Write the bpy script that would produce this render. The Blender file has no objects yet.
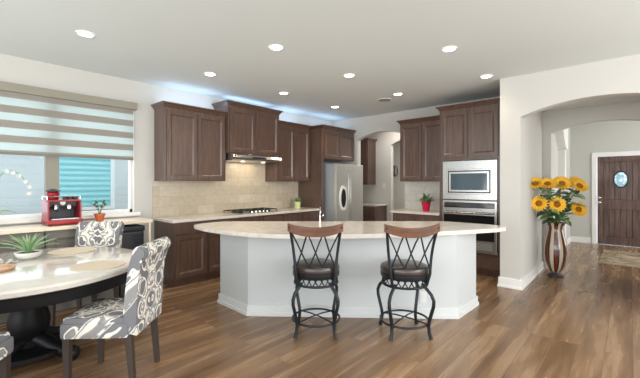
import bpy, bmesh, math, random
from math import pi, sin, cos, radians
from mathutils import Vector, Matrix
random.seed(7)
SC = bpy.context.scene
COL = SC.collection

# ---------------------------------------------------------------- camera
F = 350.0
ANG = math.atan(310 / F)
cam_d = bpy.data.cameras.new('camera')
cam = bpy.data.objects.new('camera', cam_d)
COL.objects.link(cam)
cam.location = (5.2, 0.0, 1.42)
cam.rotation_euler = (pi / 2, 0, ANG)
cam_d.sensor_width = 36
cam_d.lens = 36 * F / 640
cam_d.shift_y = -6 / 640
cam_d.clip_start = 0.05
SC.camera = cam

# ---------------------------------------------------------------- world, big lights, exposure
w = bpy.data.worlds.new('sky')
SC.world = w
w.use_nodes = True
wn = w.node_tree.nodes
wn['Background'].inputs[0].default_value = (0.80, 0.90, 1.0, 1)
wn['Background'].inputs[1].default_value = 1.5

def area(name, loc, rot, sx, sy, power, col):
    l = bpy.data.lights.new(name, 'AREA')
    l.shape = 'RECTANGLE'; l.size = sx; l.size_y = sy
    l.energy = power; l.color = col
    o = bpy.data.objects.new(name, l)
    COL.objects.link(o)
    o.location = loc; o.rotation_euler = rot
    return o
# added lamps for daylight from unseen windows: behind the camera, living room side, foyer
area('daylight_fill_back', (4.6, -3.0, 1.5), (radians(132), 0, 0), 7.0, 2.4, 240, (1.0, 1.0, 0.97))  # added fill, tilted up to brighten the ceiling
area('daylight_right', (8.9, 1.5, 1.5), (radians(132), 0, radians(90)), 6.0, 2.4, 200, (1.0, 1.0, 0.97))
area('daylight_fill_side', (8.2, 3.6, 2.0), (radians(55), 0, radians(90)), 2.6, 1.8, 75, (1.0, 0.98, 0.96))  # added fill, aimed down to lighten the floor on the right
area('daylight_foyer', (8.3, 8.7, 1.6), (radians(105), 0, radians(90)), 2.8, 2.2, 105, (1.0, 0.98, 0.95))
area('hall_fill', (2.0, 8.2, 2.7), (0, 0, 0), 1.6, 1.0, 34, (1.0, 0.98, 0.95))  # added overhead fill that brightens the hall walls, no fixture there
area('pantry_fill', (1.4, 6.9, 2.8), (0, 0, 0), 1.0, 0.5, 14, (1.0, 0.95, 0.88))  # added fill to brighten the nook walls, not a ceiling fitting
area('daylight_kitchen_window', (-0.25, 0.8, 1.75), (radians(90), 0, radians(-90)), 2.4, 1.4, 18, (0.85, 0.93, 1.0))

sun_d = bpy.data.lights.new('sun', 'SUN'); sun_d.energy = 2.2; sun_d.angle = 0.02; sun_d.color = (1, 0.97, 0.92)
sun = bpy.data.objects.new('sun', sun_d); COL.objects.link(sun); sun.rotation_euler = (0, radians(30), 0); sun.location = (6, 0, 12)

SC.view_settings.view_transform = 'Standard'
SC.view_settings.look = 'None'
SC.view_settings.gamma = 1
SC.view_settings.exposure = 0.08
SC.view_settings.use_curve_mapping = False

# ---------------------------------------------------------------- materials
def srgb(r, g, b):
    f = lambda c: (c / 255) / 12.92 if c / 255 <= 0.04045 else ((c / 255 + 0.055) / 1.055) ** 2.4
    return (f(r), f(g), f(b), 1)

def mat(name, col, rough=0.5, metal=0.0, spec=0.5, emit=None, es=0, alpha=None, trans=0, coat=0):
    m = bpy.data.materials.new(name)
    m.use_nodes = True
    b = m.node_tree.nodes['Principled BSDF']
    b.inputs['Base Color'].default_value = col
    b.inputs['Roughness'].default_value = rough
    b.inputs['Metallic'].default_value = metal
    b.inputs['Specular IOR Level'].default_value = spec
    b.inputs['Transmission Weight'].default_value = trans
    b.inputs['Coat Weight'].default_value = coat
    if emit:
        b.inputs['Emission Color'].default_value = emit
        b.inputs['Emission Strength'].default_value = es
    if alpha is not None:
        b.inputs['Alpha'].default_value = alpha
    return m

class NT:
    """small helper for node graphs"""
    def __init__(s, m):
        s.t = m.node_tree; s.n = s.t.nodes; s.b = s.n['Principled BSDF']
    def new(s, typ, **kw):
        n = s.n.new(typ)
        for k, v in kw.items(): setattr(n, k, v)
        return n
    def link(s, a, b): s.t.links.new(a, b)
    def coord(s, scale=(1, 1, 1), rot=(0, 0, 0), kind='Object'):
        c = s.new('ShaderNodeTexCoord'); mp = s.new('ShaderNodeMapping')
        mp.inputs['Scale'].default_value = scale; mp.inputs['Rotation'].default_value = rot
        s.link(c.outputs[kind], mp.inputs[0]); return mp.outputs[0]
    def noise(s, vec, scale, detail=4, rough=0.55, dist=0):
        n = s.new('ShaderNodeTexNoise'); n.inputs['Scale'].default_value = scale
        n.inputs['Detail'].default_value = detail; n.inputs['Roughness'].default_value = rough
        n.inputs['Distortion'].default_value = dist
        s.link(vec, n.inputs['Vector']); return n.outputs['Fac']
    def ramp(s, fac, stops):
        r = s.new('ShaderNodeValToRGB'); e = r.color_ramp.elements
        while len(e) < len(stops): e.new(0.5)
        for i, (p, c) in enumerate(stops): e[i].position = p; e[i].color = c
        s.link(fac, r.inputs[0]); return r.outputs[0]
    def mix(s, fac, a, b, blend='MIX'):
        m = s.new('ShaderNodeMix', data_type='RGBA', blend_type=blend)
        if isinstance(fac, float): m.inputs[0].default_value = fac
        else: s.link(fac, m.inputs[0])
        for i, v in ((6, a), (7, b)):
            if isinstance(v, tuple): m.inputs[i].default_value = v
            else: s.link(v, m.inputs[i])
        return m.outputs[2]
    def math(s, op, a, b=None):
        m = s.new('ShaderNodeMath', operation=op)
        for i, v in ((0, a), (1, b)):
            if v is None: continue
            if isinstance(v, (int, float)): m.inputs[i].default_value = v
            else: s.link(v, m.inputs[i])
        return m.outputs[0]
    def bump(s, h, strength=0.2, dist=0.01):
        b = s.new('ShaderNodeBump'); b.inputs['Strength'].default_value = strength
        b.inputs['Distance'].default_value = dist
        s.link(h, b.inputs['Height']); s.link(b.outputs[0], s.b.inputs['Normal'])

def painted(name, col, rough=0.85, bump=0.05):
    m = mat(name, col, rough, spec=0.2); g = NT(m)
    v = g.coord(); n = g.noise(v, 120, 3)
    g.bump(n, bump, 0.002); return m

M = {}
M['wall'] = painted('wall_paint', srgb(201, 198, 192))
M['wall_gray'] = painted('foyer_paint', srgb(196, 196, 190))
M['ceiling'] = painted('ceiling_paint', srgb(219, 224, 223), bump=0.12)
M['trim'] = mat('trim_paint', srgb(236, 235, 232), 0.45)
M['island'] = painted('island_paint', srgb(196, 199, 199), 0.6, 0.03)
M['island_trim'] = mat('island_skirting_paint', srgb(212, 214, 213), 0.5)
M['black'] = mat('black_wood', srgb(14, 14, 16), 0.5, spec=0.3)
M['iron'] = mat('dark_iron', srgb(40, 44, 48), 0.42, 0.6)
M['leather'] = mat('brown_leather', srgb(52, 38, 32), 0.32, coat=0.2)
M['steel'] = mat('stainless_steel', srgb(186, 184, 180), 0.24, 0.95)
M['fridge_steel'] = mat('fridge_steel', srgb(212, 212, 206), 0.36, 0.7)
M['steel_dark'] = mat('brushed_steel_side', srgb(176, 182, 188), 0.4, 0.5)
M['chrome'] = mat('chrome', srgb(200, 200, 200), 0.15, 1.0)
M['glass_black'] = mat('black_glass', srgb(10, 11, 13), 0.06, 0, 0.8)
M['glass_oven'] = mat('oven_glass', srgb(48, 70, 78), 0.07, 0, 0.8)
M['plastic_black'] = mat('black_plastic', srgb(22, 24, 30), 0.4)
M['red'] = mat('red_enamel', srgb(150, 18, 26), 0.35, coat=0.1)
M['pot_red'] = mat('crimson_ceramic', srgb(205, 25, 70), 0.25)
M['terracotta'] = painted('terracotta', srgb(196, 106, 66), 0.8)
M['ceramic'] = mat('white_ceramic', srgb(232, 230, 224), 0.25)
M['pot_green'] = mat('pale_green_ceramic', srgb(214, 222, 160), 0.4)
M['soil'] = painted('soil', srgb(60, 45, 35), 0.95)
M['leaf'] = mat('green_leaf', srgb(140, 166, 112), 0.5)
M['leaf_dark'] = mat('dark_green_leaf', srgb(76, 110, 66), 0.5)
M['leaf_pale'] = mat('pale_green_leaf', srgb(150, 190, 140), 0.5)
M['petal_white'] = mat('white_petal', srgb(228, 224, 216), 0.6)
M['petal_yellow'] = mat('yellow_petal', srgb(240, 184, 42), 0.6)
M['seed'] = painted('sunflower_centre', srgb(150, 92, 30), 0.9, 0.4)
M['stem'] = mat('green_stem', srgb(92, 120, 60), 0.6)
M['legwood'] = mat('gray_brown_leg_wood', srgb(62, 52, 46), 0.45)
M['lamp'] = mat('lamp_lens', (1, 1, 1, 1), 0.5, emit=(1, 0.93, 0.82, 1), es=14)
M['led'] = mat('led_strip_light', (1, 1, 1, 1), 0.5, emit=(0.55, 0.72, 1, 1), es=3)
M['hoodlamp'] = mat('hood_lamp_lens', (1, 1, 1, 1), 0.5, emit=(1, 0.9, 0.75, 1), es=3)
M['cabinet_gray'] = painted('gray_cabinet_paint', srgb(112, 108, 100), 0.5, 0.03)
M['decor'] = mat('dark_wrought_metal', srgb(70, 70, 72), 0.5, 0.5)
M['rail_dark'] = mat('blind_rail', srgb(120, 116, 108), 0.5)
M['valance'] = painted('valance_fabric', srgb(150, 145, 132), 0.9, 0.2)
M['slab'] = mat('sun_tan_edge', srgb(222, 212, 196), 0.3)

def wood(name, c1, c2, scale=(18, 18, 1.6), rough=0.34, coat=0.1):
    m = mat(name, c1, rough, coat=coat); g = NT(m)
    v = g.coord(scale)
    n = g.noise(v, 1.6, 6, 0.6, 0.4)
    c = g.ramp(n, [(0.3, c1), (0.7, c2)])
    g.link(c, g.b.inputs['Base Color']); g.bump(n, 0.06, 0.002)
    return m
M['cabinet'] = wood('espresso_cabinet_wood', srgb(72, 52, 43), srgb(106, 80, 67), rough=0.32, coat=0.5)
M['cabinet'].node_tree.nodes['Principled BSDF'].inputs['Coat Roughness'].default_value = 0.3
M['railwood'] = wood('red_brown_wood', srgb(74, 42, 22), srgb(112, 66, 34), (3, 20, 20))
M['traywood'] = wood('tan_wood', srgb(176, 130, 92), srgb(205, 160, 120), (3, 30, 3), 0.5)
M['doorwood'] = wood('rustic_door_wood', srgb(50, 32, 27), srgb(112, 84, 72), (14, 14, 1.3), 0.42)
M['topwood'] = wood('pale_worktop_wood', srgb(222, 205, 180), srgb(232, 218, 196), (18, 2, 18), 0.4)

def granite(name, a, b, c, rough=0.16):
    m = mat(name, a, rough, coat=0.2); g = NT(m)
    v = g.coord()
    n1 = g.noise(v, 9, 6, 0.7); n2 = g.noise(v, 70, 3, 0.7)
    c1 = g.ramp(n1, [(0.35, a), (0.65, b)])
    k = g.ramp(n2, [(0.62, (0, 0, 0, 1)), (0.7, (1, 1, 1, 1))])
    kk = g.math('MULTIPLY', k, 0.6)
    g.link(g.mix(kk, c1, c), g.b.inputs['Base Color']); return m
M['granite'] = granite('beige_granite', srgb(224, 217, 207), srgb(206, 197, 185), srgb(140, 126, 114))
M['tabletop'] = granite('cream_stone', srgb(226, 222, 214), srgb(214, 208, 198), srgb(196, 188, 176), 0.1)

def floor_mat():
    m = mat('vinyl_plank_floor', srgb(150, 118, 90), 0.3, spec=0.5); g = NT(m)
    # planks run along y: swap axes so the brick rows follow x
    v = g.coord((1, 1, 1), (0, 0, radians(90)))
    br = g.new('ShaderNodeTexBrick'); g.link(v, br.inputs['Vector'])
    br.inputs['Scale'].default_value = 1
    br.inputs['Brick Width'].default_value = 1.9
    br.inputs['Row Height'].default_value = 0.18
    br.inputs['Mortar Size'].default_value = 0.0025
    br.inputs['Mortar Smooth'].default_value = 0.2
    br.inputs['Bias'].default_value = 0
    br.offset = 0.37; br.offset_frequency = 3
    br.inputs['Color1'].default_value = (0, 0, 0, 1)
    br.inputs['Color2'].default_value = (1, 1, 1, 1)
    br.inputs['Mortar'].default_value = (0.5, 0.5, 0.5, 1)
    tone = g.ramp(br.outputs['Color'], [(0.0, srgb(84, 62, 46)), (0.3, srgb(140, 106, 74)),
                                        (0.55, srgb(104, 80, 62)), (0.75, srgb(160, 130, 100)), (1.0, srgb(118, 96, 80))])
    # shift the grain from plank to plank
    off = g.new('ShaderNodeVectorMath', operation='ADD')
    sc = g.new('ShaderNodeVectorMath', operation='SCALE'); sc.inputs['Scale'].default_value = 30
    g.link(br.outputs['Color'], sc.inputs[0]); 
    v2 = g.coord((7, 0.6, 1)); g.link(v2, off.inputs[0]); g.link(sc.outputs[0], off.inputs[1])
    n = g.noise(off.outputs[0], 1.3, 6, 0.55, 0.25)
    grain = g.ramp(n, [(0.25, srgb(78, 56, 40)), (0.42, srgb(116, 88, 64)), (0.58, srgb(158, 126, 94)), (0.75, srgb(198, 170, 138))])
    c = g.mix(0.6, tone, grain)
    v3 = g.coord((60, 2.5, 1)); n3 = g.noise(v3, 1.5, 4, 0.7)
    fine = g.ramp(n3, [(0.3, (0.82, 0.8, 0.78, 1)), (0.7, (1.08, 1.07, 1.06, 1))])
    c = g.mix(0.8, c, fine, 'MULTIPLY')
    c = g.mix(g.math('MULTIPLY', br.outputs['Fac'], 0.3), c, srgb(66, 50, 40))
    g.link(c, g.b.inputs['Base Color'])
    g.link(g.ramp(n, [(0.2, (0.20, 0.20, 0.20, 1)), (0.8, (0.32, 0.32, 0.32, 1))]), g.b.inputs['Roughness'])
    h = g.math('SUBTRACT', n, br.outputs['Fac']); g.bump(h, 0.08, 0.003)
    return m
M['floor'] = floor_mat()

def tile(name, c1, c2, grout, bw, rh, axis, rough=0.35):
    m = mat(name, c1, rough); g = NT(m)
    c = g.new('ShaderNodeTexCoord'); sp = g.new('ShaderNodeSeparateXYZ'); cb = g.new('ShaderNodeCombineXYZ')
    g.link(c.outputs['Object'], sp.inputs[0])
    g.link(sp.outputs[1 if axis == 'y' else 0], cb.inputs[0]); g.link(sp.outputs[2], cb.inputs[1])
    br = g.new('ShaderNodeTexBrick'); g.link(cb.outputs[0], br.inputs['Vector'])
    br.inputs['Scale'].default_value = 1; br.inputs['Brick Width'].default_value = bw
    br.inputs['Row Height'].default_value = rh; br.inputs['Mortar Size'].default_value = 0.003
    br.inputs['Color1'].default_value = c1; br.inputs['Color2'].default_value = c2
    br.inputs['Mortar'].default_value = grout
    n = g.noise(c.outputs['Object'], 14, 5)
    k = g.ramp(n, [(0.3, (0.86, 0.85, 0.83, 1)), (0.7, (1.05, 1.05, 1.05, 1))])
    g.link(g.mix(0.8, br.outputs['Color'], k, 'MULTIPLY'), g.b.inputs['Base Color'])
    g.bump(g.math('SUBTRACT', 1.0, br.outputs['Fac']), 0.25, 0.003)
    return m
M['tile'] = tile('travertine_tile', srgb(206, 194, 174), srgb(190, 176, 154), srgb(178, 168, 150), 0.305, 0.152, 'y')
M['tile_white'] = tile('pale_tile', srgb(226, 224, 216), srgb(218, 215, 206), srgb(205, 202, 194), 0.305, 0.152, 'x')

def fabric():
    m = mat('damask_fabric', srgb(225, 220, 208), 0.9, spec=0.15); g = NT(m)
    c = g.new('ShaderNodeTexCoord'); sp = g.new('ShaderNodeSeparateXYZ'); g.link(c.outputs['Object'], sp.inputs[0])
    nz = g.new('ShaderNodeTexNoise'); nz.inputs['Scale'].default_value = 9; nz.inputs['Detail'].default_value = 1
    g.link(c.outputs['Object'], nz.inputs['Vector'])
    ns = g.new('ShaderNodeSeparateXYZ'); g.link(nz.outputs['Color'], ns.inputs[0])
    X = g.math('ABSOLUTE', sp.outputs[0])
    P_ = g.math('ADD', sp.outputs[1], sp.outputs[2])
    wx = g.math('MULTIPLY', g.math('SUBTRACT', ns.outputs[0], 0.5), 0.06)
    wy = g.math('MULTIPLY', g.math('SUBTRACT', ns.outputs[1], 0.5), 0.06)
    X = g.math('ADD', X, wx); Y = g.math('ADD', P_, wy)
    sy = g.math('SINE', g.math('MULTIPLY', Y, 2 * pi / 0.36))
    ax = g.math('ADD', g.math('MULTIPLY', X, 2 * pi / 0.22), g.math('MULTIPLY', sy, 1.7))
    f = g.math('SINE', ax)
    # scrolls: rings of a voronoi field
    vo = g.new('ShaderNodeTexVoronoi'); vo.inputs['Scale'].default_value = 7.5
    vo.inputs['Randomness'].default_value = 0.35
    cb = g.new('ShaderNodeCombineXYZ'); g.link(X, cb.inputs[0]); g.link(Y, cb.inputs[1]); g.link(cb.outputs[0], vo.inputs['Vector'])
    ring = g.math('SINE', g.math('MULTIPLY', vo.outputs['Distance'], 17))
    s = g.math('ADD', f, g.math('MULTIPLY', ring, 0.75))
    k = g.ramp(g.math('ADD', g.math('MULTIPLY', s, 0.25), 0.5),
               [(0.40, srgb(120, 119, 122)), (0.43, srgb(234, 230, 220)), (0.52, srgb(236, 232, 222)),
                (0.55, srgb(142, 140, 140)), (0.72, srgb(162, 158, 154)), (0.76, srgb(230, 224, 212))])
    g.link(k, g.b.inputs['Base Color'])
    v = g.coord(); g.bump(g.noise(v, 400, 2), 0.15, 0.001)
    return m
M['fabric'] = fabric()

def placemat_m():
    m = mat('woven_mat', srgb(212, 198, 176), 0.9); g = NT(m)
    v = g.coord(); wv = g.new('ShaderNodeTexWave', wave_type='RINGS', rings_direction='Z')
    wv.inputs['Scale'].default_value = 26; g.link(v, wv.inputs['Vector'])
    g.link(g.ramp(wv.outputs['Fac'], [(0.1, srgb(196, 180, 156)), (0.6, srgb(222, 210, 190))]), g.b.inputs['Base Color'])
    g.bump(wv.outputs['Fac'], 0.3, 0.002); return m
M['mat'] = placemat_m()

def blind_m():
    m = mat('zebra_blind_fabric', srgb(180, 172, 160), 0.9, spec=0.1); g = NT(m)
    c = g.new('ShaderNodeTexCoord'); sp = g.new('ShaderNodeSeparateXYZ'); g.link(c.outputs['Object'], sp.inputs[0])
    ph = g.math('FRACT', g.math('DIVIDE', g.math('SUBTRACT', sp.outputs[2], 1.785), 0.167))
    band = g.math('GREATER_THAN', ph, 0.5)       # 1 = opaque band
    g.link(g.mix(band, srgb(222, 230, 228), srgb(186, 178, 168)), g.b.inputs['Base Color'])
    g.link(g.math('ADD', g.math('MULTIPLY', band, 0.3), 0.7), g.b.inputs['Alpha'])
    tl = g.new('ShaderNodeBsdfTranslucent'); g.link(g.mix(band, srgb(205, 215, 213), srgb(165, 158, 150)), tl.inputs[0])
    mx = g.new('ShaderNodeMixShader'); mx.inputs[0].default_value = 0.45
    out = g.n['Material Output']; g.link(g.b.outputs[0], mx.inputs[1]); g.link(tl.outputs[0], mx.inputs[2]); g.link(mx.outputs[0], out.inputs[0])
    return m
M['blind'] = blind_m()

def siding():
    m = mat('neighbour_siding', srgb(205, 214, 218), 0.8); g = NT(m)
    v = g.coord((0, 0, 1)); wv = g.new('ShaderNodeTexWave', wave_profile='SAW', bands_direction='Z')
    wv.inputs['Scale'].default_value = 2.2; g.link(v, wv.inputs['Vector'])
    g.link(g.ramp(wv.outputs['Fac'], [(0.0, srgb(186, 196, 202)), (0.1, srgb(206, 212, 212)), (1, srgb(212, 218, 218))]), g.b.inputs['Base Color'])
    g.bump(wv.outputs['Fac'], 0.3, 0.02)
    return m
M['siding'] = siding()
def cyan_blind():
    m = mat('aqua_blind_slats', srgb(130, 205, 215), 0.6); g = NT(m)
    v = g.coord((0, 0, 1)); wv = g.new('ShaderNodeTexWave', bands_direction='Z')
    wv.inputs['Scale'].default_value = 3; g.link(v, wv.inputs['Vector'])
    g.link(g.ramp(wv.outputs['Fac'], [(0.2, srgb(112, 184, 192)), (0.8, srgb(160, 216, 220))]), g.b.inputs['Base Color'])
    return m
M['aqua'] = cyan_blind()
def glass_m():
    m = bpy.data.materials.new('window_glass'); m.use_nodes = True
    t = m.node_tree; n = t.nodes; n.remove(n['Principled BSDF'])
    tr = n.new('ShaderNodeBsdfTransparent'); gl = n.new('ShaderNodeBsdfGlossy'); gl.inputs['Roughness'].default_value = 0.02
    fr = n.new('ShaderNodeFresnel'); fr.inputs[0].default_value = 1.12; mx = n.new('ShaderNodeMixShader')
    tr.inputs[0].default_value = (0.93, 0.97, 0.98, 1)
    t.links.new(fr.outputs[0], mx.inputs[0]); t.links.new(tr.outputs[0], mx.inputs[1]); t.links.new(gl.outputs[0], mx.inputs[2])
    t.links.new(mx.outputs[0], n['Material Output'].inputs[0]); return m
M['glass'] = glass_m()
def vase_m():
    m = mat('striped_vase_glaze', srgb(120, 50, 36), 0.15, coat=0.5); g = NT(m)
    c = g.new('ShaderNodeTexCoord'); sp = g.new('ShaderNodeSeparateXYZ'); g.link(c.outputs['Object'], sp.inputs[0])
    a = g.math('ARCTAN2', sp.outputs[1], sp.outputs[0])
    t = g.math('FRACT', g.math('MULTIPLY', g.math('ADD', g.math('DIVIDE', a, 2 * pi), 0.5), 8))
    k = g.ramp(t, [(0.0, srgb(20, 16, 14)), (0.10, srgb(96, 36, 26)), (0.45, srgb(20, 16, 14)), (0.60, srgb(190, 174, 150))])
    k.node.color_ramp.interpolation = 'CONSTANT'
    g.link(k, g.b.inputs['Base Color']); return m
M['vase'] = vase_m()
def door_glass_m():
    m = mat('leaded_glass', srgb(150, 185, 200), 0.15, emit=srgb(150, 190, 205), es=0.5); g = NT(m)
    v = g.coord(); vo = g.new('ShaderNodeTexVoronoi'); vo.inputs['Scale'].default_value = 14; g.link(v, vo.inputs['Vector'])
    c = g.ramp(vo.outputs['Distance'], [(0.1, srgb(215, 235, 240)), (0.6, srgb(100, 145, 165))])
    g.link(c, g.b.inputs['Base Color']); g.link(c, g.b.inputs['Emission Color']); return m
M['door_glass'] = door_glass_m()

# ---------------------------------------------------------------- mesh helpers
class MB:
    def __init__(s): s.b = bmesh.new()
    def box(s, x0, x1, y0, y1, z0, z1, bev=0.0):
        r = bmesh.ops.create_cube(s.b, size=1)
        vs = r['verts']
        for v in vs:
            v.co = Vector(((x0 + x1) / 2 + v.co.x * (x1 - x0), (y0 + y1) / 2 + v.co.y * (y1 - y0), (z0 + z1) / 2 + v.co.z * (z1 - z0)))
        if bev > 0:
            es = list({e for v in vs for e in v.link_edges})
            bmesh.ops.bevel(s.b, geom=es, offset=bev, segments=2, affect='EDGES', profile=0.7)
        return s
    def prism(s, pts, z0, z1, bev=0.0):
        b = s.b
        lo = [b.verts.new((p[0], p[1], z0)) for p in pts]; hi = [b.verts.new((p[0], p[1], z1)) for p in pts]
        n = len(pts)
        f1 = b.faces.new(lo[::-1]); f2 = b.faces.new(hi)
        for i in range(n): b.faces.new((lo[i], lo[(i + 1) % n], hi[(i + 1) % n], hi[i]))
        if bev > 0:
            es = list(f1.edges) + list(f2.edges)
            bmesh.ops.bevel(b, geom=es, offset=bev, segments=2, affect='EDGES', profile=0.7)
        return s
    def extr(s, pts, axis, a0, a1):
        """polygon in a vertical plane, pushed along 'x' or 'y'; pts are (horizontal, z)"""
        b = s.b
        if axis == 'y': A = [b.verts.new((p[0], a0, p[1])) for p in pts]; B = [b.verts.new((p[0], a1, p[1])) for p in pts]
        else: A = [b.verts.new((a0, p[0], p[1])) for p in pts]; B = [b.verts.new((a1, p[0], p[1])) for p in pts]
        n = len(pts)
        b.faces.new(A); b.faces.new(B[::-1])
        for i in range(n): b.faces.new((A[i], B[i], B[(i + 1) % n], A[(i + 1) % n]))
        return s
    def lathe(s, prof, cx=0, cy=0, z=0, seg=32, cap=True):
        b = s.b; rings = []
        for r, h in prof:
            rings.append([b.verts.new((cx + max(r, 1e-4) * cos(2 * pi * i / seg), cy + max(r, 1e-4) * sin(2 * pi * i / seg), z + h)) for i in range(seg)])
        for a, c in zip(rings, rings[1:]):
            for i in range(seg): b.faces.new((a[i], a[(i + 1) % seg], c[(i + 1) % seg], c[i]))
        if cap:
            b.faces.new(rings[0][::-1]); b.faces.new(rings[-1])
        return s
    def tube(s, pts, r, seg=8, closed=False, radii=None):
        b = s.b; pts = [Vector(p) for p in pts]; n = len(pts); rings = []
        up = None
        for i, p in enumerate(pts):
            if closed: t = (pts[(i + 1) % n] - pts[i - 1]).normalized()
            else: t = (pts[min(i + 1, n - 1)] - pts[max(i - 1, 0)]).normalized()
            if up is None:
                up = Vector((0, 0, 1)) if abs(t.z) < 0.9 else Vector((1, 0, 0))
            u = (up - t * up.dot(t)).normalized(); up = u; v = t.cross(u)
            rr = radii[i] if radii else r
            rings.append([b.verts.new(p + (u * cos(2 * pi * k / seg) + v * sin(2 * pi * k / seg)) * rr) for k in range(seg)])
        m = n if closed else n - 1
        for i in range(m):
            A, B = rings[i], rings[(i + 1) % n]
            for k in range(seg): b.faces.new((A[k], A[(k + 1) % seg], B[(k + 1) % seg], B[k]))
        if not closed: b.faces.new(rings[0][::-1]); b.faces.new(rings[-1])
        return s
    def ball(s, c, r, sx=1, sy=1, sz=1, sub=2):
        r_ = bmesh.ops.create_icosphere(s.b, subdivisions=sub, radius=r)
        for v in r_['verts']: v.co = Vector((c[0] + v.co.x * sx, c[1] + v.co.y * sy, c[2] + v.co.z * sz))
        return s
    def leaf(s, base, tip, width, bend=0.0, thick=0.003, n=6, up=Vector((0, 0, 1))):
        """a curved, thin but solid blade"""
        base = Vector(base); tip = Vector(tip); d = tip - base; L = d.length
        side = d.cross(up)
        if side.length < 1e-4: side = Vector((1, 0, 0))
        side.normalize(); nr = side.cross(d).normalized()
        b = s.b; top = []; bot = []
        for i in range(n + 1):
            t = i / n; wd = width * (sin(pi * min(1, 0.12 + t * 0.88)) ** 0.8) * 0.5 + 0.0004
            c = base + d * t + nr * (bend * L * sin(pi * t)) 
            row = [c - side * wd, c - nr * wd * 0.25, c + side * wd]
            top.append([b.verts.new(p + nr * thick / 2) for p in row]); bot.append([b.verts.new(p - nr * thick / 2) for p in row])
        for i in range(n):
            for k in range(2):
                b.faces.new((top[i][k], top[i + 1][k], top[i + 1][k + 1], top[i][k + 1]))
                b.faces.new((bot[i][k], bot[i][k + 1], bot[i + 1][k + 1], bot[i + 1][k]))
            b.faces.new((top[i][0], bot[i][0], bot[i + 1][0], top[i + 1][0]))
            b.faces.new((top[i][2], top[i + 1][2], bot[i + 1][2], bot[i][2]))
        b.faces.new((top[0][0], top[0][1], top[0][2], bot[0][2], bot[0][1], bot[0][0]))
        b.faces.new((top[n][2], top[n][1], top[n][0], bot[n][0], bot[n][1], bot[n][2]))
        return s
    def xform(s, M_): bmesh.ops.transform(s.b, matrix=M_, verts=s.b.verts); return s
    def build(s, name, m, parent=None, smooth=False, loc=None):
        bmesh.ops.recalc_face_normals(s.b, faces=s.b.faces)
        me = bpy.data.meshes.new(name)
        s.b.to_mesh(me); s.b.free()
        me.materials.append(M[m] if isinstance(m, str) else m)
        if smooth:
            for p in me.polygons: p.use_smooth = True
            try: me.set_sharp_from_angle(angle=radians(38))
            except Exception: pass
        o = bpy.data.objects.new(name, me); COL.objects.link(o)
        if parent: o.parent = parent
        if loc: o.location = loc
        return o

def tag(o, label, cat, group=None):
    o['label'] = label; o['category'] = cat
    if group: o['group'] = group
    return o
def thing(name, label, cat, loc=(0, 0, 0), rz=0, group=None):
    o = bpy.data.objects.new(name, None); COL.objects.link(o)
    o.empty_display_size = 0.05
    o.location = loc; o.rotation_euler = (0, 0, rz)
    return tag(o, label, cat, group)
def struct(name, mb, m):
    o = mb.build(name, m); o['kind'] = 'structure'; return o
def copy_tree(o, parent=None):
    c = o.copy(); COL.objects.link(c)
    if parent: c.parent = parent
    for ch in list(o.children): copy_tree(ch, c)
    return c

# ================================================================ SETTING
H = 2.85
struct('floor', MB().box(-0.15, 9, -3, 10.6, -0.1, 0), 'floor')
struct('ceiling', MB().box(-0.15, 9, -3, 10.6, H, H + 0.12), 'ceiling')
WY0, WY1, WZ0, WZ1 = -0.75, 1.95, 1.01, 2.52
mb = MB(); mb.box(-0.15, 0, -3, WY0, 0, H); mb.box(-0.15, 0, WY1, 9.6, 0, H)
mb.box(-0.15, 0, WY0, WY1, 0, WZ0); mb.box(-0.15, 0, WY0, WY1, WZ1, H)
struct('wall_left', mb, 'wall')

def arch_wall(x0, x1, y0, y1, ztop, holes, mname, name):
    """wall along x with arched holes (xa, xb, spring, apex) down to the floor"""
    pts = [(x0, 0)]
    for xa, xb, zs, za in holes:
        pts.append((xa, 0)); pts.append((xa, zs))
        c = (xb - xa) / 2; h = za - zs; R = (c * c + h * h) / (2 * h); cx = (xa + xb) / 2; cz = za - R
        a0 = math.asin(c / R)
        for i in range(1, 24):
            a = -a0 + 2 * a0 * i / 24
            pts.append((cx + R * sin(a), cz + R * cos(a)))
        pts.append((xb, zs)); pts.append((xb, 0))
    pts += [(x1, 0), (x1, ztop), (x0, ztop)]
    return struct(name, MB().extr(pts, 'y', y0, y1), mname)
# kitchen back wall with the pantry arch
arch_wall(0, 3.86, 6.30, 6.42, H, [(0.72, 1.90, 2.36, 2.50)], 'wall', 'wall_back')
# wall behind the pantry nook with a second arched opening
arch_wall(0, 3.86, 7.40, 7.52, H, [(0.91, 1.95, 2.32, 2.46)], 'wall', 'wall_pantry')
struct('wall_hall', MB().box(0, 3.86, 8.9, 9.02, 0, H), 'wall')
# wall with the big arch to the entry
arch_wall(4.11, 9, 5.25, 5.42, H, [(4.1101, 5.72, 2.30, 2.45)], 'wall', 'wall_front')
struct('wall_divider', MB().box(3.86, 4.11, 5.25, 10.4, 0, H), 'wall')
struct('wall_vestibule', MB().box(5.72, 5.85, 5.42, 6.8, 0, H), 'wall')
struct('ceiling_vestibule', MB().box(4.11, 5.72, 5.42, 6.8, 2.60, 2.68), 'ceiling')
arch_wall(4.11, 9, 6.8, 6.95, H, [(4.23, 5.60, 2.24, 2.37)], 'wall', 'wall_entry')
mb = MB(); mb.box(4.11, 4.61 - 0.02, 10.4, 10.55, 0, H); mb.box(5.57, 9, 10.4, 10.55, 0, H); mb.box(4.59, 5.57, 10.4, 10.55, 2.05, H)
struct('wall_foyer', mb, 'wall_gray')
# pilaster and plaster corbel inside the foyer
mb = MB(); mb.box(4.11, 4.22, 8.55, 8.72, 0, 2.12)
mb.extr([(8.76, 2.10), (8.50, 2.10), (8.40, 2.14), (8.28, 2.22), (8.14, 2.34), (8.02, 2.48), (7.95, 2.85), (8.76, 2.85)], 'x', 4.11, 4.25)
struct('trim_1', mb, 'trim')

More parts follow.
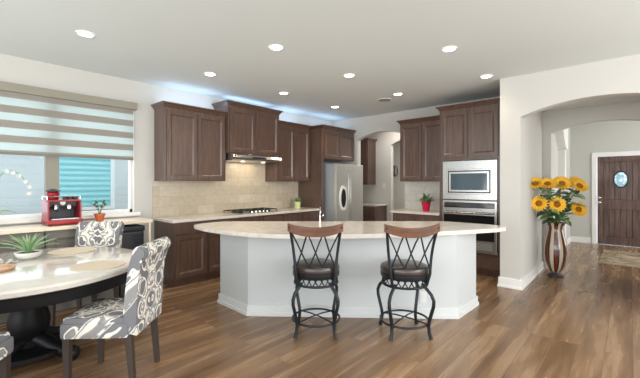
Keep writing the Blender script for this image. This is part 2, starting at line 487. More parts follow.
# baseboards
def base_x(name, x0, x1, y, side):     # along x, sticking out toward side (-1: -y)
    mb = MB(); a, b_ = sorted((y, y + side * 0.018)); c, d = sorted((y, y + side * 0.028))
    mb.box(x0, x1, a, b_, 0, 0.125, 0.004); mb.box(x0, x1, c, d, 0, 0.03, 0.003)
    return struct(name, mb, 'trim')
mb = MB()
def lshape(o, h, bv):
    mb.prism([(3.86 - o, 5.6), (3.86 - o, 5.25 - o), (4.11 + o, 5.25 - o), (4.11 + o, 6.8), (4.11 - .02, 6.8), (4.11 - .02, 5.27), (3.88, 5.27), (3.88, 5.6)], 0, h, bv)
lshape(0.028, 0.03, .003); lshape(0.018, 0.13, .004)
struct('baseboard_divider', mb, 'trim')
mb = MB(); mb.box(4.11, 4.128, 6.95, 10.4, 0, 0.13); mb.box(4.11, 4.51, 10.38, 10.4, 0, 0.13); mb.box(5.67, 8, 10.38, 10.4, 0, 0.13)
struct('baseboard_foyer', mb, 'trim')
mb = MB(); mb.box(0, 0.018, -3, 2.2, 0, 0.13)
struct('baseboard_left', mb, 'trim')
mb = MB(); mb.box(5.72, 8.9, 5.23, 5.25, 0, 0.13); struct('baseboard_front', mb, 'trim')
mb = MB(); mb.box(0.02, 3.85, 8.88, 8.9, 0, 0.13); struct('baseboard_hall', mb, 'trim')

# front door
dr = MB()
dx0, dx1 = 4.63, 5.55
dr.box(dx0, dx1, 10.42, 10.46, 0.01, 2.03)
for k in range(7):
    a = dx0 + 0.115 + k * 0.0993
    dr.box(a, a + 0.094, 10.405, 10.425, 0.20, 0.82, 0.006)
    if True: dr.box(a, a + 0.094, 10.408, 10.425, 1.04, 1.90, 0.006)
dr.box(dx0, dx0 + 0.11, 10.395, 10.43, 0.01, 2.03, 0.006); dr.box(dx1 - 0.11, dx1, 10.395, 10.43, 0.01, 2.03, 0.006)
dr.box(dx0 + .11, dx1 - .11, 10.397, 10.43, 0.01, 0.20, 0.006); dr.box(dx0 + .11, dx1 - .11, 10.397, 10.43, 0.82, 1.04, 0.006)
dr.box(dx0 + .11, dx1 - .11, 10.397, 10.43, 1.91, 2.03, 0.006)
door = struct('door_1', dr, 'doorwood')
mb = MB()
for xa, xb, za, zb in ((4.53, 4.62, 0, 2.036), (5.56, 5.65, 0, 2.036), (4.53, 5.65, 2.036, 2.13)):
    mb.box(xa, xb, 10.375, 10.42, za, zb, 0.006)
struct('trim_2', mb, 'trim')
oc = [(cos(a) * 0.115, sin(a) * 0.17) for a in [pi / 8 + k * pi / 4 for k in range(8)]]
dwx, dwz = 5.045, 1.50
MB().extr([(dwx + p[0] * 1.2, dwz + p[1] * 1.2) for p in oc], 'y', 10.385, 10.41).build('window_surround', 'iron', door)
MB().extr([(dwx + p[0], dwz + p[1]) for p in oc], 'y', 10.378, 10.40).build('window_pane', 'door_glass', door)
MB().ball((4.675, 10.36, 1.08), 0.032).lathe([(0.03, 0), (0.03, 0.01)], 4.675, 10.39, 1.07).build('deadbolt', 'chrome', door, True)
MB().ball((4.675, 10.345, 0.97), 0.036).tube([(4.675, 10.345, .97), (4.675, 10.4, .97)], 0.015).build('door_handle', 'chrome', door, True)

# window
mb = MB()
fw = 0.045
mb.box(-0.11, -0.05, WY0, WY1, WZ0, WZ0 + fw); mb.box(-0.11, -0.05, WY0, WY1, WZ1 - fw, WZ1)
mb.box(-0.11, -0.05, WY0, WY0 + fw, WZ0, WZ1); mb.box(-0.11, -0.05, WY1 - fw, WY1, WZ0, WZ1)
win = struct('window_1', mb, 'trim')
mb = MB(); mb.box(-0.12, -0.03, 0.96, 1.09, WZ0, WZ1); mb.box(-0.12, -0.03, -0.02, 0.10, WZ0, WZ1)
mb.build('window_mullion', M['valance'], win)
MB().box(-0.085, -0.079, WY0 + fw, WY1 - fw, WZ0 + fw, WZ1 - fw).build('window_pane', 'glass', win)
MB().box(-0.05, 0.055, WY0 - 0.04, WY1 + 0.06, WZ0 - 0.045, WZ0 + 0.003, 0.006).build('window_sill', 'trim', win)
mb = MB()
mb.box(-0.03, -0.006, WY1 - 0.02, WY1 - 0.001, WZ0 + 0.01, WZ1)
mb.build('window_jamb', 'trim', win)

# ================================================================ OUTSIDE
nh = thing('neighbour_house', 'pale sided neighbouring house seen through the kitchen window', 'house', (-3.0, 0, 0))
MB().box(-0.2, 0, -6, 7, 0.0, 4.5).build('wall', 'siding', nh)
wf = MB().box(0.0, 0.05, 1.56, 2.66, 0.88, 2.4).build('window_frame', 'trim', nh)
MB().box(0.05, 0.06, 1.63, 2.58, 0.96, 2.32).build('aqua_blind', 'aqua', wf)
struct('ground', MB().box(-9, -0.15, -8, 10, -0.12, -0.02), 'soil')

# ================================================================ CABINETRY
def shaker(x0, x1, z0, z1, yf=0.0, t=0.02, rail=0.055):
    """door front in local frame: faces -y, front face at yf-t"""
    mb = MB(); y0, y1 = yf - t, yf
    mb.box(x0, x0 + rail, y0, y1, z0, z1, 0.002); mb.box(x1 - rail, x1, y0, y1, z0, z1, 0.002)
    mb.box(x0 + rail, x1 - rail, y0, y1, z1 - rail, z1, 0.002); mb.box(x0 + rail, x1 - rail, y0, y1, z0, z0 + rail, 0.002)
    # sloped inner bead
    s = 0.022
    a, b_, c, d = x0 + rail, x1 - rail, z0 + rail, z1 - rail
    o = [(a, c), (b_, c), (b_, d), (a, d)]; i = [(a + s, c + s), (b_ - s, c + s), (b_ - s, d - s), (a + s, d - s)]
    O = [mb.b.verts.new((p[0], y0 + 0.003, p[1])) for p in o]; I = [mb.b.verts.new((p[0], y1 - 0.006, p[1])) for p in i]
    for k in range(4): mb.b.faces.new((O[k], O[(k + 1) % 4], I[(k + 1) % 4], I[k]))
    mb.box(a, b_, y1 - 0.006, y1, c, d)
    return mb
def crown(w, d, z, ends=(1, 1), out=0.05, h=0.075):
    """moulding around front and ends, local frame front at y=0"""
    prof = [(0, 0), (0.006, 0.012), (0.014, 0.02), (0.03, 0.045), (out - 0.004, 0.055), (out, 0.06), (out, h), (0, h)]
    mb = MB(); b = mb.b
    def path(o): # offset outward
        l = -o if ends[0] else 0; r = w + o if ends[1] else w
        return [(l, d), (l, -o), (r, -o), (r, d)]
    rows = [[b.verts.new((p[0], p[1], z + hh)) for p in path(o)] for o, hh in prof]
    for A, B in zip(rows, rows[1:]):
        for k in range(3): b.faces.new((A[k], A[k + 1], B[k + 1], B[k]))
    # flat dust cover on top and underside
    T = rows[-2]; b.faces.new((T[0], T[1], T[2], T[3]))
    Bt = rows[0]; b.faces.new((Bt[3], Bt[2], Bt[1], Bt[0]))
    return mb
def upper(label, loc, rz, w_, d, z0, z1, nd=2, cr=0.075, ends=(1, 1), group='wall cabinets', side_gap=0.025):
    t = thing('wall_cabinet', label, 'cabinet', (loc[0], loc[1], z0), rz, group)
    hgt = z1 - z0
    MB().box(0, w_, 0, d, 0, hgt, 0.002).build('cabinet_body', 'cabinet', t)
    dw = (w_ - 2 * side_gap - 0.012 * (nd - 1)) / nd
    for k in range(nd):
        a = side_gap + k * (dw + 0.012)
        shaker(a, a + dw, 0.02, hgt - 0.03).build('cabinet_door', 'cabinet', t)
    if cr: crown(w_, d, hgt - 0.001, ends, h=cr).build('crown_moulding', 'cabinet', t)
    return t
def base(label, loc, rz, w_, d, units, group='base cabinets', mname='cabinet', ztop=0.88, drawer=True):
    """units: list of widths, one drawer above one door each"""
    t = thing('base_cabinet', label, 'cabinet', (loc[0], loc[1], 0), rz, group)
    mb = MB(); mb.box(0, w_, 0, d, 0.1, ztop); mb.box(0.0, w_, 0.06, d, 0, 0.1)
    mb.build('cabinet_body', mname, t)
    a = 0.0
    for u in units:
        g = 0.018
        if drawer: MB().box(a + g, a + u - g, -0.02, 0, 0.72, ztop - 0.025, 0.004).build('drawer_front', mname, t)
        shaker(a + g, a + u - g, 0.125, 0.70 if drawer else ztop - .03).build('cabinet_door', mname, t)
        a += u
    return t
R90 = pi / 2
UD = 0.34
# left run, facing +x : local x -> world y
upper('two-door dark wall cabinet nearest the striped window blind', (UD, 2.22, 0), R90, 0.98, UD - 0.002, 1.45, 2.48)
upper('short dark wall cabinet raised above the range hood', (UD + 0.06, 3.205, 0), R90, 1.09, UD + 0.058, 1.90, 2.66)
upper('tall two-door dark wall cabinet between hood and refrigerator', (UD, 4.30, 0), R90, 0.87, UD - 0.002, 1.45, 2.50, ends=(0, 0))
pn = tag(MB().box(0.002, 0.66, 5.175, 5.23, 0, 2.50).build('end_panel', 'cabinet'), 'tall dark wood panel closing the near side of the refrigerator', 'cabinet panel')
upper('two-door dark cabinet directly above the stainless refrigerator', (0.64, 5.235, 0), R90, 1.04, 0.638, 1.90, 2.50, ends=(1, 1))

base('dark base cabinet at the near end of the long counter', (0.60, 2.22, 0), R90, 0.50, 0.598, [0.5])
base('dark base cabinet second along the long counter', (0.60, 2.722, 0), R90, 0.56, 0.598, [0.56])
base('dark double base cabinet beneath the gas cooktop', (0.60, 3.284, 0), R90, 0.90, 0.598, [0.45, 0.45])
base('dark double base cabinet beside the refrigerator panel', (0.60, 4.186, 0), R90, 0.986, 0.598, [0.493, 0.493])
tag(MB().box(0.002, 0.635, 2.19, 5.172, 0.8805, 0.92, 0.006).build('countertop', 'granite'), 'beige stone countertop running along the left wall under the hood', 'countertop')
struct('trim_backsplash_left', MB().box(0.0005, 0.012, 2.19, 5.17, 0.921, 1.449).box(0.0005, 0.012, 3.21, 4.29, 1.449, 1.899), 'tile')

# oven side, facing -y
upper('two-door dark wall cabinet above the red plant pot', (1.95, 5.95, 0), 0, 0.886, 0.348, 1.45, 2.52, ends=(1, 0))
base('dark base cabinet left of the wall ovens', (1.97, 5.65, 0), 0, 0.868, 0.648, [0.434, 0.434])
tag(MB().box(1.93, 2.837, 5.615, 6.298, 0.8805, 0.92, 0.006).build('countertop', 'granite'), 'short beige countertop left of the wall ovens under the red pot', 'countertop')
struct('trim_backsplash_right', MB().box(1.87, 2.838, 6.288, 6.2995, 0.921, 1.449), 'tile_white')
oc_ = thing('oven_cabinet', 'tall dark cabinet housing microwave and wall oven', 'cabinet', (2.84, 5.65, 0))
mb = MB(); OW = 1.015
mb.box(0, 0.06, 0, 0.648, 0.1, 2.60); mb.box(OW - 0.125, OW, 0, 0.648, 0.1, 2.60); mb.box(0, OW, 0.06, 0.648, 0, 0.1)
mb.box(0.06, OW - 0.125, 0.0, 0.648, 1.78, 2.60); mb.box(0.06, OW - .125, 0, .648, 0.1, 0.345); mb.box(0.06, OW - .125, 0.62, 0.648, 0.345, 1.78)
mb.box(0.06, OW - .125, 0, .648, 1.148, 1.158)
mb.build('cabinet_body', 'cabinet', oc_)
shaker(0.03, 0.455, 1.83, 2.56).build('cabinet_door', 'cabinet', oc_)
shaker(0.467, 0.895, 1.83, 2.56).build('cabinet_door', 'cabinet', oc_)
MB().box(0.04, 0.92, -0.02, 0, 0.125, 0.31, 0.004).build('drawer_front', 'cabinet', oc_)
crown(OW - 0.002, 0.29, 2.60, (1, 0)).build('crown_moulding', 'cabinet', oc_)

# nook behind the arch
t = upper('narrow dark wall cabinet inside the arched pantry nook', (0.03, 7.05, 0), 0, 0.46, 0.348, 1.38, 2.42, nd=1)
base('dark base cabinet inside the arched pantry nook', (0.02, 6.86, 0), 0, 0.78, 0.538, [0.39, 0.39])
tag(MB().box(0.002, 0.825, 6.83, 7.398, 0.8805, 0.92, 0.005).build('countertop', 'granite'), 'small beige countertop inside the pantry nook', 'countertop')

# ================================================================ APPLIANCES
# refrigerator, front faces +x
fr = thing('refrigerator', 'stainless side-by-side refrigerator under dark cabinet', 'refrigerator', (0.86, 5.30, 0), R90)
MB().box(0, 0.92, 0, 0.80, 0.02, 1.80, 0.005).build('body', 'steel_dark', fr)
d1 = MB().box(0.003, 0.405, -0.065, -0.004, 0.06, 1.80, 0.012).build('freezer_door', 'fridge_steel', fr)
d2 = MB().box(0.412, 0.917, -0.065, -0.004, 0.06, 1.80, 0.012).build('fridge_door', 'fridge_steel', fr)
for x, d_ in ((0.375, d1), (0.445, d2)):
    MB().tube([(x, -0.065, 0.55), (x, -0.09, 0.6), (x, -0.095, 1.1), (x, -0.09, 1.62), (x, -0.065, 1.67)], 0.008).build('door_handle', 'steel', d_, True)
def oval(cx, cz, rx, rz_, n=28): return [(cx + rx * cos(2 * pi * i / n), cz + rz_ * sin(2 * pi * i / n)) for i in range(n)]
dp = MB().extr(oval(0.22, 1.12, 0.12, 0.25), 'y', -0.078, -0.06).build('dispenser_surround', 'ceramic', d1)
MB().extr(oval(0.22, 1.12, 0.075, 0.185), 'y', -0.082, -0.07).build('dispenser_recess', 'plastic_black', dp)

# microwave
mw = thing('microwave', 'built-in stainless microwave above the wall oven', 'microwave', (2.905, 5.65, 1.16))
W_ = 0.82
mb = MB(); mb.box(0, W_, -0.03, 0.4, 0, 0.61, 0.004); mb.build('trim_kit', 'steel', mw)
mb = MB(); mb.box(0.07, W_ - 0.06, -0.045, -0.028, 0.08, 0.48, 0.005)
md = mb.build('door', 'steel', mw)
MB().box(0.095, W_ - 0.085, -0.05, -0.043, 0.105, 0.455, 0.003).build('door_seal', 'plastic_black', md)
MB().box(0.112, W_ - 0.102, -0.055, -0.048, 0.122, 0.438, 0.002).build('door_frame', 'steel', md)
MB().box(0.14, W_ - 0.13, -0.058, -0.052, 0.15, 0.41, 0.002).build('door_glass', 'glass_oven', md)
# oven
ov = thing('wall_oven', 'stainless wall oven with black glass door below the microwave', 'oven', (2.905, 5.65, 0.35))
mb = MB(); mb.box(0, W_, -0.02, 0.55, 0, 0.795, 0.003); mb.build('body', 'steel', ov)
cp = MB().box(0.0, W_, -0.035, -0.018, 0.66, 0.79, 0.003).build('control_panel', 'steel', ov)
MB().box(0.03, W_ - 0.03, -0.04, -0.032, 0.68, 0.765, 0.002).build('display', 'glass_black', cp)
dd = MB().box(0.0, W_, -0.05, -0.018, 0.03, 0.645, 0.004).build('oven_door', 'steel', ov)
MB().box(0.03, W_ - 0.03, -0.056, -0.048, 0.19, 0.575, 0.002).build('door_glass', 'glass_black', dd)
mb = MB(); mb.tube([(0.04, -0.10, 0.61), (W_ - 0.04, -0.10, 0.61)], 0.015)
for x in (0.08, W_ - 0.08): mb.tube([(x, -0.10, 0.61), (x, -0.045, 0.61)], 0.01)
mb.build('oven_handle', 'steel', dd, True)
mb = MB()
for k in range(5): mb.box(0.06, W_ - 0.06, -0.053, -0.048, 0.055 + k * 0.022, 0.064 + k * 0.022)
mb.build('lower_vent', 'steel_dark', dd)

# hood
hd = thing('range_hood', 'slim stainless range hood under the raised cabinet', 'range hood', (0.40, 3.23, 1.78), R90)
mb = MB(); b = mb.b
prof = [(0.395, 0.118), (-0.06, 0.118), (-0.10, 0.09), (-0.12, 0.05), (-0.11, 0.02), (-0.07, 0.005), (0.395, 0.0)]
mb.extr(prof, 'x', 0.0, 1.03)
mb.build('canopy', 'steel', hd)
for k in (0.3, 0.73): MB().lathe([(0.035, 0), (0.035, 0.006)], k, 0.05, -0.006, 20).build('hood_lamp', 'hoodlamp', hd)
MB().box(0.38, 0.65, -0.126, -0.112, 0.045, 0.07, 0.003).build('control_strip', 'plastic_black', hd)
hl = bpy.data.lights.new('hood_light', 'AREA'); hl.size = 0.5; hl.energy = 3; hl.color = (1, 0.86, 0.66)
o = bpy.data.objects.new('hood_light', hl); COL.objects.link(o); o.location = (0.3, 3.75, 1.77)

# cooktop
ck = thing('gas_cooktop', 'stainless gas cooktop with black grates set in the long counter', 'cooktop', (0.33, 3.73, 0.9205))
MB().box(-0.25, 0.25, -0.44, 0.44, 0, 0.012, 0.004).build('tray', 'steel', ck)
for gy in (-0.29, 0, 0.29):
    mb = MB()
    for x in (-0.2, 0, 0.16): mb.tube([(x, gy - 0.13, 0.042), (x, gy + 0.13, 0.042)], 0.006, 6)
    for y in (-0.13, 0, 0.13): mb.tube([(-0.2, gy + y, 0.042), (0.16, gy + y, 0.042)], 0.006, 6)
    for x in (-0.2, 0.16):
        for y in (-0.13, 0.13): mb.tube([(x, gy + y, 0.042), (x, gy + y, 0.01)], 0.007, 6)
    mb.build('grate', 'iron', ck)
for bx, by in ((-0.1, -0.29), (0.08, -0.29), (0, 0), (-0.1, 0.29), (0.08, 0.29)):
    MB().lathe([(0.045, 0), (0.045, 0.012), (0.03, 0.014), (0.03, 0.022), (0.0, 0.024)], bx, by, 0.011, 16).build('burner', 'iron', ck)
for k in range(5):
    MB().lathe([(0.018, 0), (0.016, 0.026), (0.0, 0.028)], 0.215, -0.16 + k * 0.08, 0.011, 12).build('knob', 'chrome', ck)

# ================================================================ ISLAND
isl = thing('kitchen_island', 'large angled island with pale gray panels and white skirting', 'kitchen island', (0, 0, 0))
ib = [(1.56, 2.325), (2.13, 2.30), (3.84, 3.70), (3.86, 4.25), (3.35, 4.34), (1.56, 2.60)]
MB().prism(ib, 0, 0.878).build('island_body', 'island', isl)
def off(poly, d):
    n = len(poly); out = []
    for i in range(n):
        p0, p1, p2 = Vector(poly[i - 1]), Vector(poly[i]), Vector(poly[(i + 1) % n])
        e1 = (p1 - p0).normalized(); e2 = (p2 - p1).normalized()
        n1 = Vector((e1.y, -e1.x)); n2 = Vector((e2.y, -e2.x))
        bis = (n1 + n2).normalized(); out.append(tuple(p1 + bis * d / max(0.3, bis.dot(n1))))
    return out
mb = MB(); mb.prism(off(ib, 0.016), 0.0, 0.11, 0.004); mb.prism(off(ib, 0.026), 0.0, 0.04, 0.004)
mb.build('skirting', 'island_trim', isl)
tp = [(1.26, 2.20), (1.32, 2.12), (1.42, 2.085), (1.66, 2.06), (1.90, 2.07), (2.15, 2.10), (2.38, 2.155), (2.60, 2.25), (2.82, 2.39), (3.0, 2.56), (3.18, 2.76), (3.36, 2.97),
      (3.53, 3.18), (3.68, 3.40), (3.82, 3.63), (3.94, 3.84), (4.04, 4.02), (4.13, 4.22), (4.16, 4.32), (4.15, 4.40), (4.08, 4.46), (3.96, 4.50), (3.44, 4.50), (3.30, 4.44),
      (1.27, 2.60), (1.23, 2.50), (1.23, 2.30)]
tag(MB().prism(tp, 0.8805, 0.922, 0.009).build('island_countertop', 'granite'), 'large beige stone countertop with curved seating edge on the island', 'countertop')
fc = thing('kitchen_faucet', 'slender chrome faucet standing on the island counter', 'faucet', (2.25, 3.33, 0.922))
fc.scale = (0.72, 0.72, 0.72)
MB().lathe([(0.028, 0), (0.026, 0.02), (0.014, 0.03), (0.013, 0.13)], 0, 0, 0, 16).build('faucet_base', 'chrome', fc, True)
pts = [(0, 0, 0.12), (0, 0, 0.2)] + [(0.05 - 0.05 * cos(a), -(0.05 - 0.05 * cos(a)), 0.2 + 0.07 * sin(a)) for a in [pi * k / 8 for k in range(1, 9)]] + [(0.1, -0.1, 0.17)]
MB().tube(pts, 0.010, 10).build('spout', 'chrome', fc, True)
MB().tube([(0.0, 0.02, 0.09), (0.04, 0.07, 0.12)], 0.007).build('faucet_lever', 'chrome', fc, True)
# outlet on the diagonal island face
ol = tag(MB().box(-0.036, 0.036, -0.006, 0, -0.058, 0.058, 0.003).box(-0.017, 0.017, -0.009, -0.004, 0.008, 0.038).box(-0.017, 0.017, -0.009, -0.004, -0.038, -0.008).build('wall_outlet', 'island_trim'),
         'white power outlet on the angled island face beside the right stool', 'outlet')
_d = Vector((3.84 - 2.13, 3.70 - 2.30)).normalized()
ol.location = (2.13 + _d.x * 1.86 + 0.0005, 2.30 + _d.y * 1.86 - 0.0005, 0.22); ol.rotation_euler = (0, 0, math.atan2(_d.y, _d.x))
o2 = ol.copy(); COL.objects.link(o2); o2.location = (0.72, 7.399, 1.36); o2.rotation_euler = (0, 0, 0)
tag(o2, 'white power outlet on the wall inside the pantry nook', 'outlet')

# ================================================================ BAR STOOLS
def bar_stool(label, loc, rz):
    """local: faces +y, backrest at -y"""
    t = thing('bar_stool', label, 'bar stool', loc, rz, 'iron bar stools at the island')
    # legs
    for sx in (-1, 1):
        for sy in (-1, 1):
            pr = [(0.135, 0.50), (0.14, 0.48), (0.16, 0.455), (0.192, 0.41), (0.208, 0.36), (0.206, 0.31), (0.192, 0.24), (0.178, 0.17), (0.172, 0.12), (0.178, 0.06), (0.190, 0.01)]
            k = 0.98
            pts = [(sx * r * k, sy * r * k, z) for r, z in pr]
            MB().tube(pts, 0.014, 8, radii=[0.016] * 9 + [0.015, 0.019]).build('leg', 'iron', t, True)
    # inner braces (the second curved pair under the seat) and foot ring
    mb = MB()
    rr = 0.225
    mb.tube([(rr * cos(a), rr * sin(a), 0.13) for a in [2 * pi * k / 36 for k in range(36)]], 0.010, 8, True)
    fr_ = mb.build('foot_ring', 'iron', t, True)
    mb = MB()
    for s in (-1, 1):
        mb.tube([(-0.163, -s * 0.163, 0.135), (-0.06, -s * 0.06, 0.15), (0.06, s * 0.06, 0.15), (0.163, s * 0.163, 0.135)], 0.007, 6)
    mb.build('cross_brace', 'iron', t, True)
    # seat apron with lattice
    R_ = 0.205
    mb = MB()
    mb.tube([(R_ * cos(a), R_ * sin(a), 0.570) for a in [2 * pi * k / 36 for k in range(36)]], 0.016, 8, True)
    mb.tube([(R_ * cos(a), R_ * sin(a), 0.475) for a in [2 * pi * k / 36 for k in range(36)]], 0.012, 8, True)
    mb.lathe([(R_ - 0.02, 0.0), (R_ - 0.02, 0.02), (0.05, 0.02), (0.05, 0.0)], 0, 0, 0.55, 32)
    mb.lathe([(0.195, 0), (0.218, 0), (0.224, 0.01), (0.224, 0.05), (0.214, 0.056), (0.195, 0.056)], 0, 0, 0.54, 40)
    mb.build('seat_frame', 'iron', t, True)
    mb = MB(); n = 22
    for k in range(n):
        for s in (-1, 1):
            a0 = 2 * pi * k / n; a1 = a0 + s * 2 * pi / n
            mb.tube([(R_ * cos(a0), R_ * sin(a0), 0.475), (R_ * cos((a0 + a1) / 2), R_ * sin((a0 + a1) / 2), 0.522), (R_ * cos(a1), R_ * sin(a1), 0.570)], 0.0055, 4)
    mb.build('seat_lattice', 'iron', t, True)
    MB().lathe([(0.0, 0), (0.20, 0), (0.222, 0.012), (0.228, 0.035), (0.218, 0.062), (0.175, 0.08), (0.08, 0.086), (0.0, 0.087)], 0, 0, 0.582, 36).build('seat_cushion', 'leather', t, True)
    # back: side posts
    def post(s, u):   # u 0..1 up
        return (s * (0.182 + 0.05 * u ** 1.2), -0.175 - 0.055 * u + 0.03 * sin(pi * u), 0.60 + 0.43 * u)
    for s in (-1, 1):
        MB().tube([(s * 0.16, -0.15, 0.49)] + [post(s, u / 8) for u in range(9)], 0.013, 8).build('back_post', 'iron', t, True)
    # lattice: three diamonds
    mb = MB()
    zb, zt = 0.655, 0.97
    def bp(x, z):
        u = (z - 0.60) / 0.43; wd = 0.182 + 0.05 * max(u, 0) ** 1.2
        return (x * wd, -0.175 - 0.055 * u + 0.03 * sin(pi * u) - 0.02 * (1 - x * x), z)
    zm = 0.785
    xs = [-1, -0.5, 0, 0.5, 1]
    top = [-0.96, -0.32, 0.32, 0.96]; mid = [-0.64, 0.0, 0.64]
    for i, xm in enumerate(mid):
        mb.tube([bp(top[i], zt), bp((top[i] + xm) / 2, (zt + zm) / 2), bp(xm, zm)], 0.0075, 6)
        mb.tube([bp(top[i + 1], zt), bp((top[i + 1] + xm) / 2, (zt + zm) / 2), bp(xm, zm)], 0.0075, 6)
        mb.tube([bp(xm, zm), bp(xm - 0.3, zb)], 0.0075, 6); mb.tube([bp(xm, zm), bp(xm + 0.3, zb)], 0.0075, 6)
    mb.tube([bp(-1, zb - .005), bp(-0.5, zb - .005), bp(0, zb - .005), bp(0.5, zb - .005), bp(1, zb - .005)], 0.008, 6)
    mb.build('back_lattice', 'iron', t, True)
    for xm in mid: MB().ball(bp(xm, zm), 0.011).build('lattice_bead', 'decor', t, True)
    # curved wooden top rail
    mb = MB(); b = mb.b; n = 16; rows = []
    for i in range(n + 1):
        x = -1 + 2 * i / n
        wx = x * 0.25
        yc = -0.235 - 0.05 * (1 - x * x) + 0.02
        zt_ = 1.026 + 0.034 * abs(x) ** 2.2
        zb_ = 0.94 + 0.048 * abs(x) ** 2.2
        th = 0.014
        rows.append([b.verts.new((wx, yc - th, zb_)), b.verts.new((wx, yc - th - .002, zt_ - 0.006)), b.verts.new((wx, yc - th + 0.006, zt_)), b.verts.new((wx, yc + th - .004, zt_)), b.verts.new((wx, yc + th, zb_))])
    for A, B in zip(rows, rows[1:]):
        for k in range(5): b.faces.new((A[k], B[k], B[(k + 1) % 5], A[(k + 1) % 5]))
    b.faces.new(rows[0][::-1]); b.faces.new(rows[-1])
    mb.build('top_rail', 'railwood', t, True)
    return t
def face(dx, dy): return math.atan2(dy, dx) - pi / 2
st1 = bar_stool('left iron bar stool seen from behind at the island', (2.94, 2.495, 0), face(-.65, .76))
st2 = copy_tree(st1)
st2.location = (3.595, 3.02, 0); st2.rotation_euler = (0, 0, face(-.72, .69))
tag(st2, 'right iron bar stool turned slightly, nearer the wall ovens', 'bar stool', 'iron bar stools at the island')

# ================================================================ DINING SET
TX, TY = 1.56, 0.56
tb = thing('dining_table', 'round pedestal dining table with cream stone top and black base', 'dining table', (TX, TY, 0))
MB().lathe([(0.0, 0.0), (0.79, 0.0), (0.81, 0.01), (0.82, 0.04), (0.814, 0.054), (0.795, 0.06), (0, 0.06)], 0, 0, 0.70, 96).build('tabletop', 'tabletop', tb, True)
MB().lathe([(0.0, 0), (0.785, 0), (0.79, 0.01), (0.785, 0.06), (0.795, 0.085), (0.0, 0.085)], 0, 0, 0.6145, 96).build('apron', 'black', tb, True)
MB().lathe([(0.30, 0.0), (0.30, 0.03), (0.13, 0.05), (0.10, 0.09), (0.11, 0.12), (0.135, 0.17), (0.14, 0.24), (0.125, 0.30), (0.11, 0.34), (0.12, 0.38), (0.125, 0.46), (0.13, 0.50), (0.17, 0.53), (0.17, 0.533)], 0, 0, 0.08, 40).build('pedestal', 'black', tb, True)
for k in range(4):
    a = radians(35) + k * pi / 2
    mb = MB()
    pts = [(0.06, 0.17), (0.14, 0.15), (0.22, 0.11), (0.30, 0.085), (0.36, 0.07)]
    mb.tube([(r * cos(a), r * sin(a), z) for r, z in pts], 0.05, 10, radii=[0.06, 0.06, 0.055, 0.05, 0.045])
    mb.ball((0.37 * cos(a), 0.37 * sin(a), 0.065), 0.065)
    mb.build('foot', 'black', tb, True)

def dining_chair(label, loc, rz):
    """local faces +y; back at -y"""
    t = thing('dining_chair', label, 'dining chair', loc, rz, 'damask chairs around the dining table')
    sw = 0.232
    mb = MB(); mb.box(-sw, sw, -0.22, 0.225, 0.37, 0.475, 0.028)
    # rounded cushion crown
    mb.box(-sw + 0.012, sw - 0.012, -0.20, 0.215, 0.44, 0.51, 0.03)
    mb.build('seat', 'fabric', t, True)
    # back: slab following a curve, ending in a rolled top
    mb = MB(); b = mb.b
    prof = []   # (y, z) outline: front face up, roll, rear face down
    front = [(-0.185, 0.40), (-0.19, 0.55), (-0.205, 0.70), (-0.225, 0.85), (-0.245, 0.92)]
    cx, cz, r = -0.295, 0.94, 0.05
    roll = [(cx + r * cos(a), cz + r * sin(a)) for a in [radians(25) + radians(230) * k / 12 for k in range(13)]]
    rear = [(-0.30, 0.88), (-0.29, 0.80), (-0.28, 0.65), (-0.275, 0.50), (-0.27, 0.38)]
    pl = front + roll + rear
    n = 10; rows = []
    for i in range(n + 1):
        x = -1 + 2 * i / n
        wd = sw
        rows.append([b.verts.new((x * (wd - 0.012 * (1 - min(1, (p[1] - .38) / .5))), p[0] - 0.0 * x * x, p[1])) for p in pl])
    m_ = len(pl)
    for A, B in zip(rows, rows[1:]):
        for k in range(m_): b.faces.new((A[k], B[k], B[(k + 1) % m_], A[(k + 1) % m_]))
    f1 = b.faces.new(rows[0][::-1]); f2 = b.faces.new(rows[-1])
    bmesh.ops.bevel(b, geom=list(f1.edges) + list(f2.edges), offset=0.012, segments=2, affect='EDGES')
    mb.build('backrest', 'fabric', t, True)
    for sx in (-1, 1):
        for sy, y in ((1, 0.19), (-1, -0.215)):
            mb = MB(); x = sx * 0.198
            yb = y if sy > 0 else y - 0.03
            a = [(x - .022, y - .022), (x + .022, y - .022), (x + .022, y + .022), (x - .022, y + .022)]
            c = [(x - .016, yb - .016), (x + .016, yb - .016), (x + .016, yb + .016), (x - .016, yb + .016)]
            T_ = [mb.b.verts.new((p[0], p[1], 0.385)) for p in a]; B_ = [mb.b.verts.new((p[0], p[1], 0.0)) for p in c]
            mb.b.faces.new(T_); mb.b.faces.new(B_[::-1])
            for k in range(4): mb.b.faces.new((B_[k], B_[(k + 1) % 4], T_[(k + 1) % 4], T_[k]))
            mb.build('leg', 'legwood', t)
    return t
ch1 = dining_chair('patterned dining chair in front, its back turned to the island', (2.345, 0.915, 0), face(-.71, -.70))
ch2 = copy_tree(ch1); ch2.location = (0.98, 1.10, 0); ch2.rotation_euler = (0, 0, face(.72, -.70))
tag(ch2, 'patterned dining chair on the far side, backed against the window worktop', 'dining chair', 'damask chairs around the dining table')
ch3 = copy_tree(ch1); ch3.location = (2.36, 0.05, 0); ch3.rotation_euler = (0, 0, face(-.77, .63))
tag(ch3, 'patterned dining chair cut off by the bottom left corner of the view', 'dining chair', 'damask chairs around the dining table')

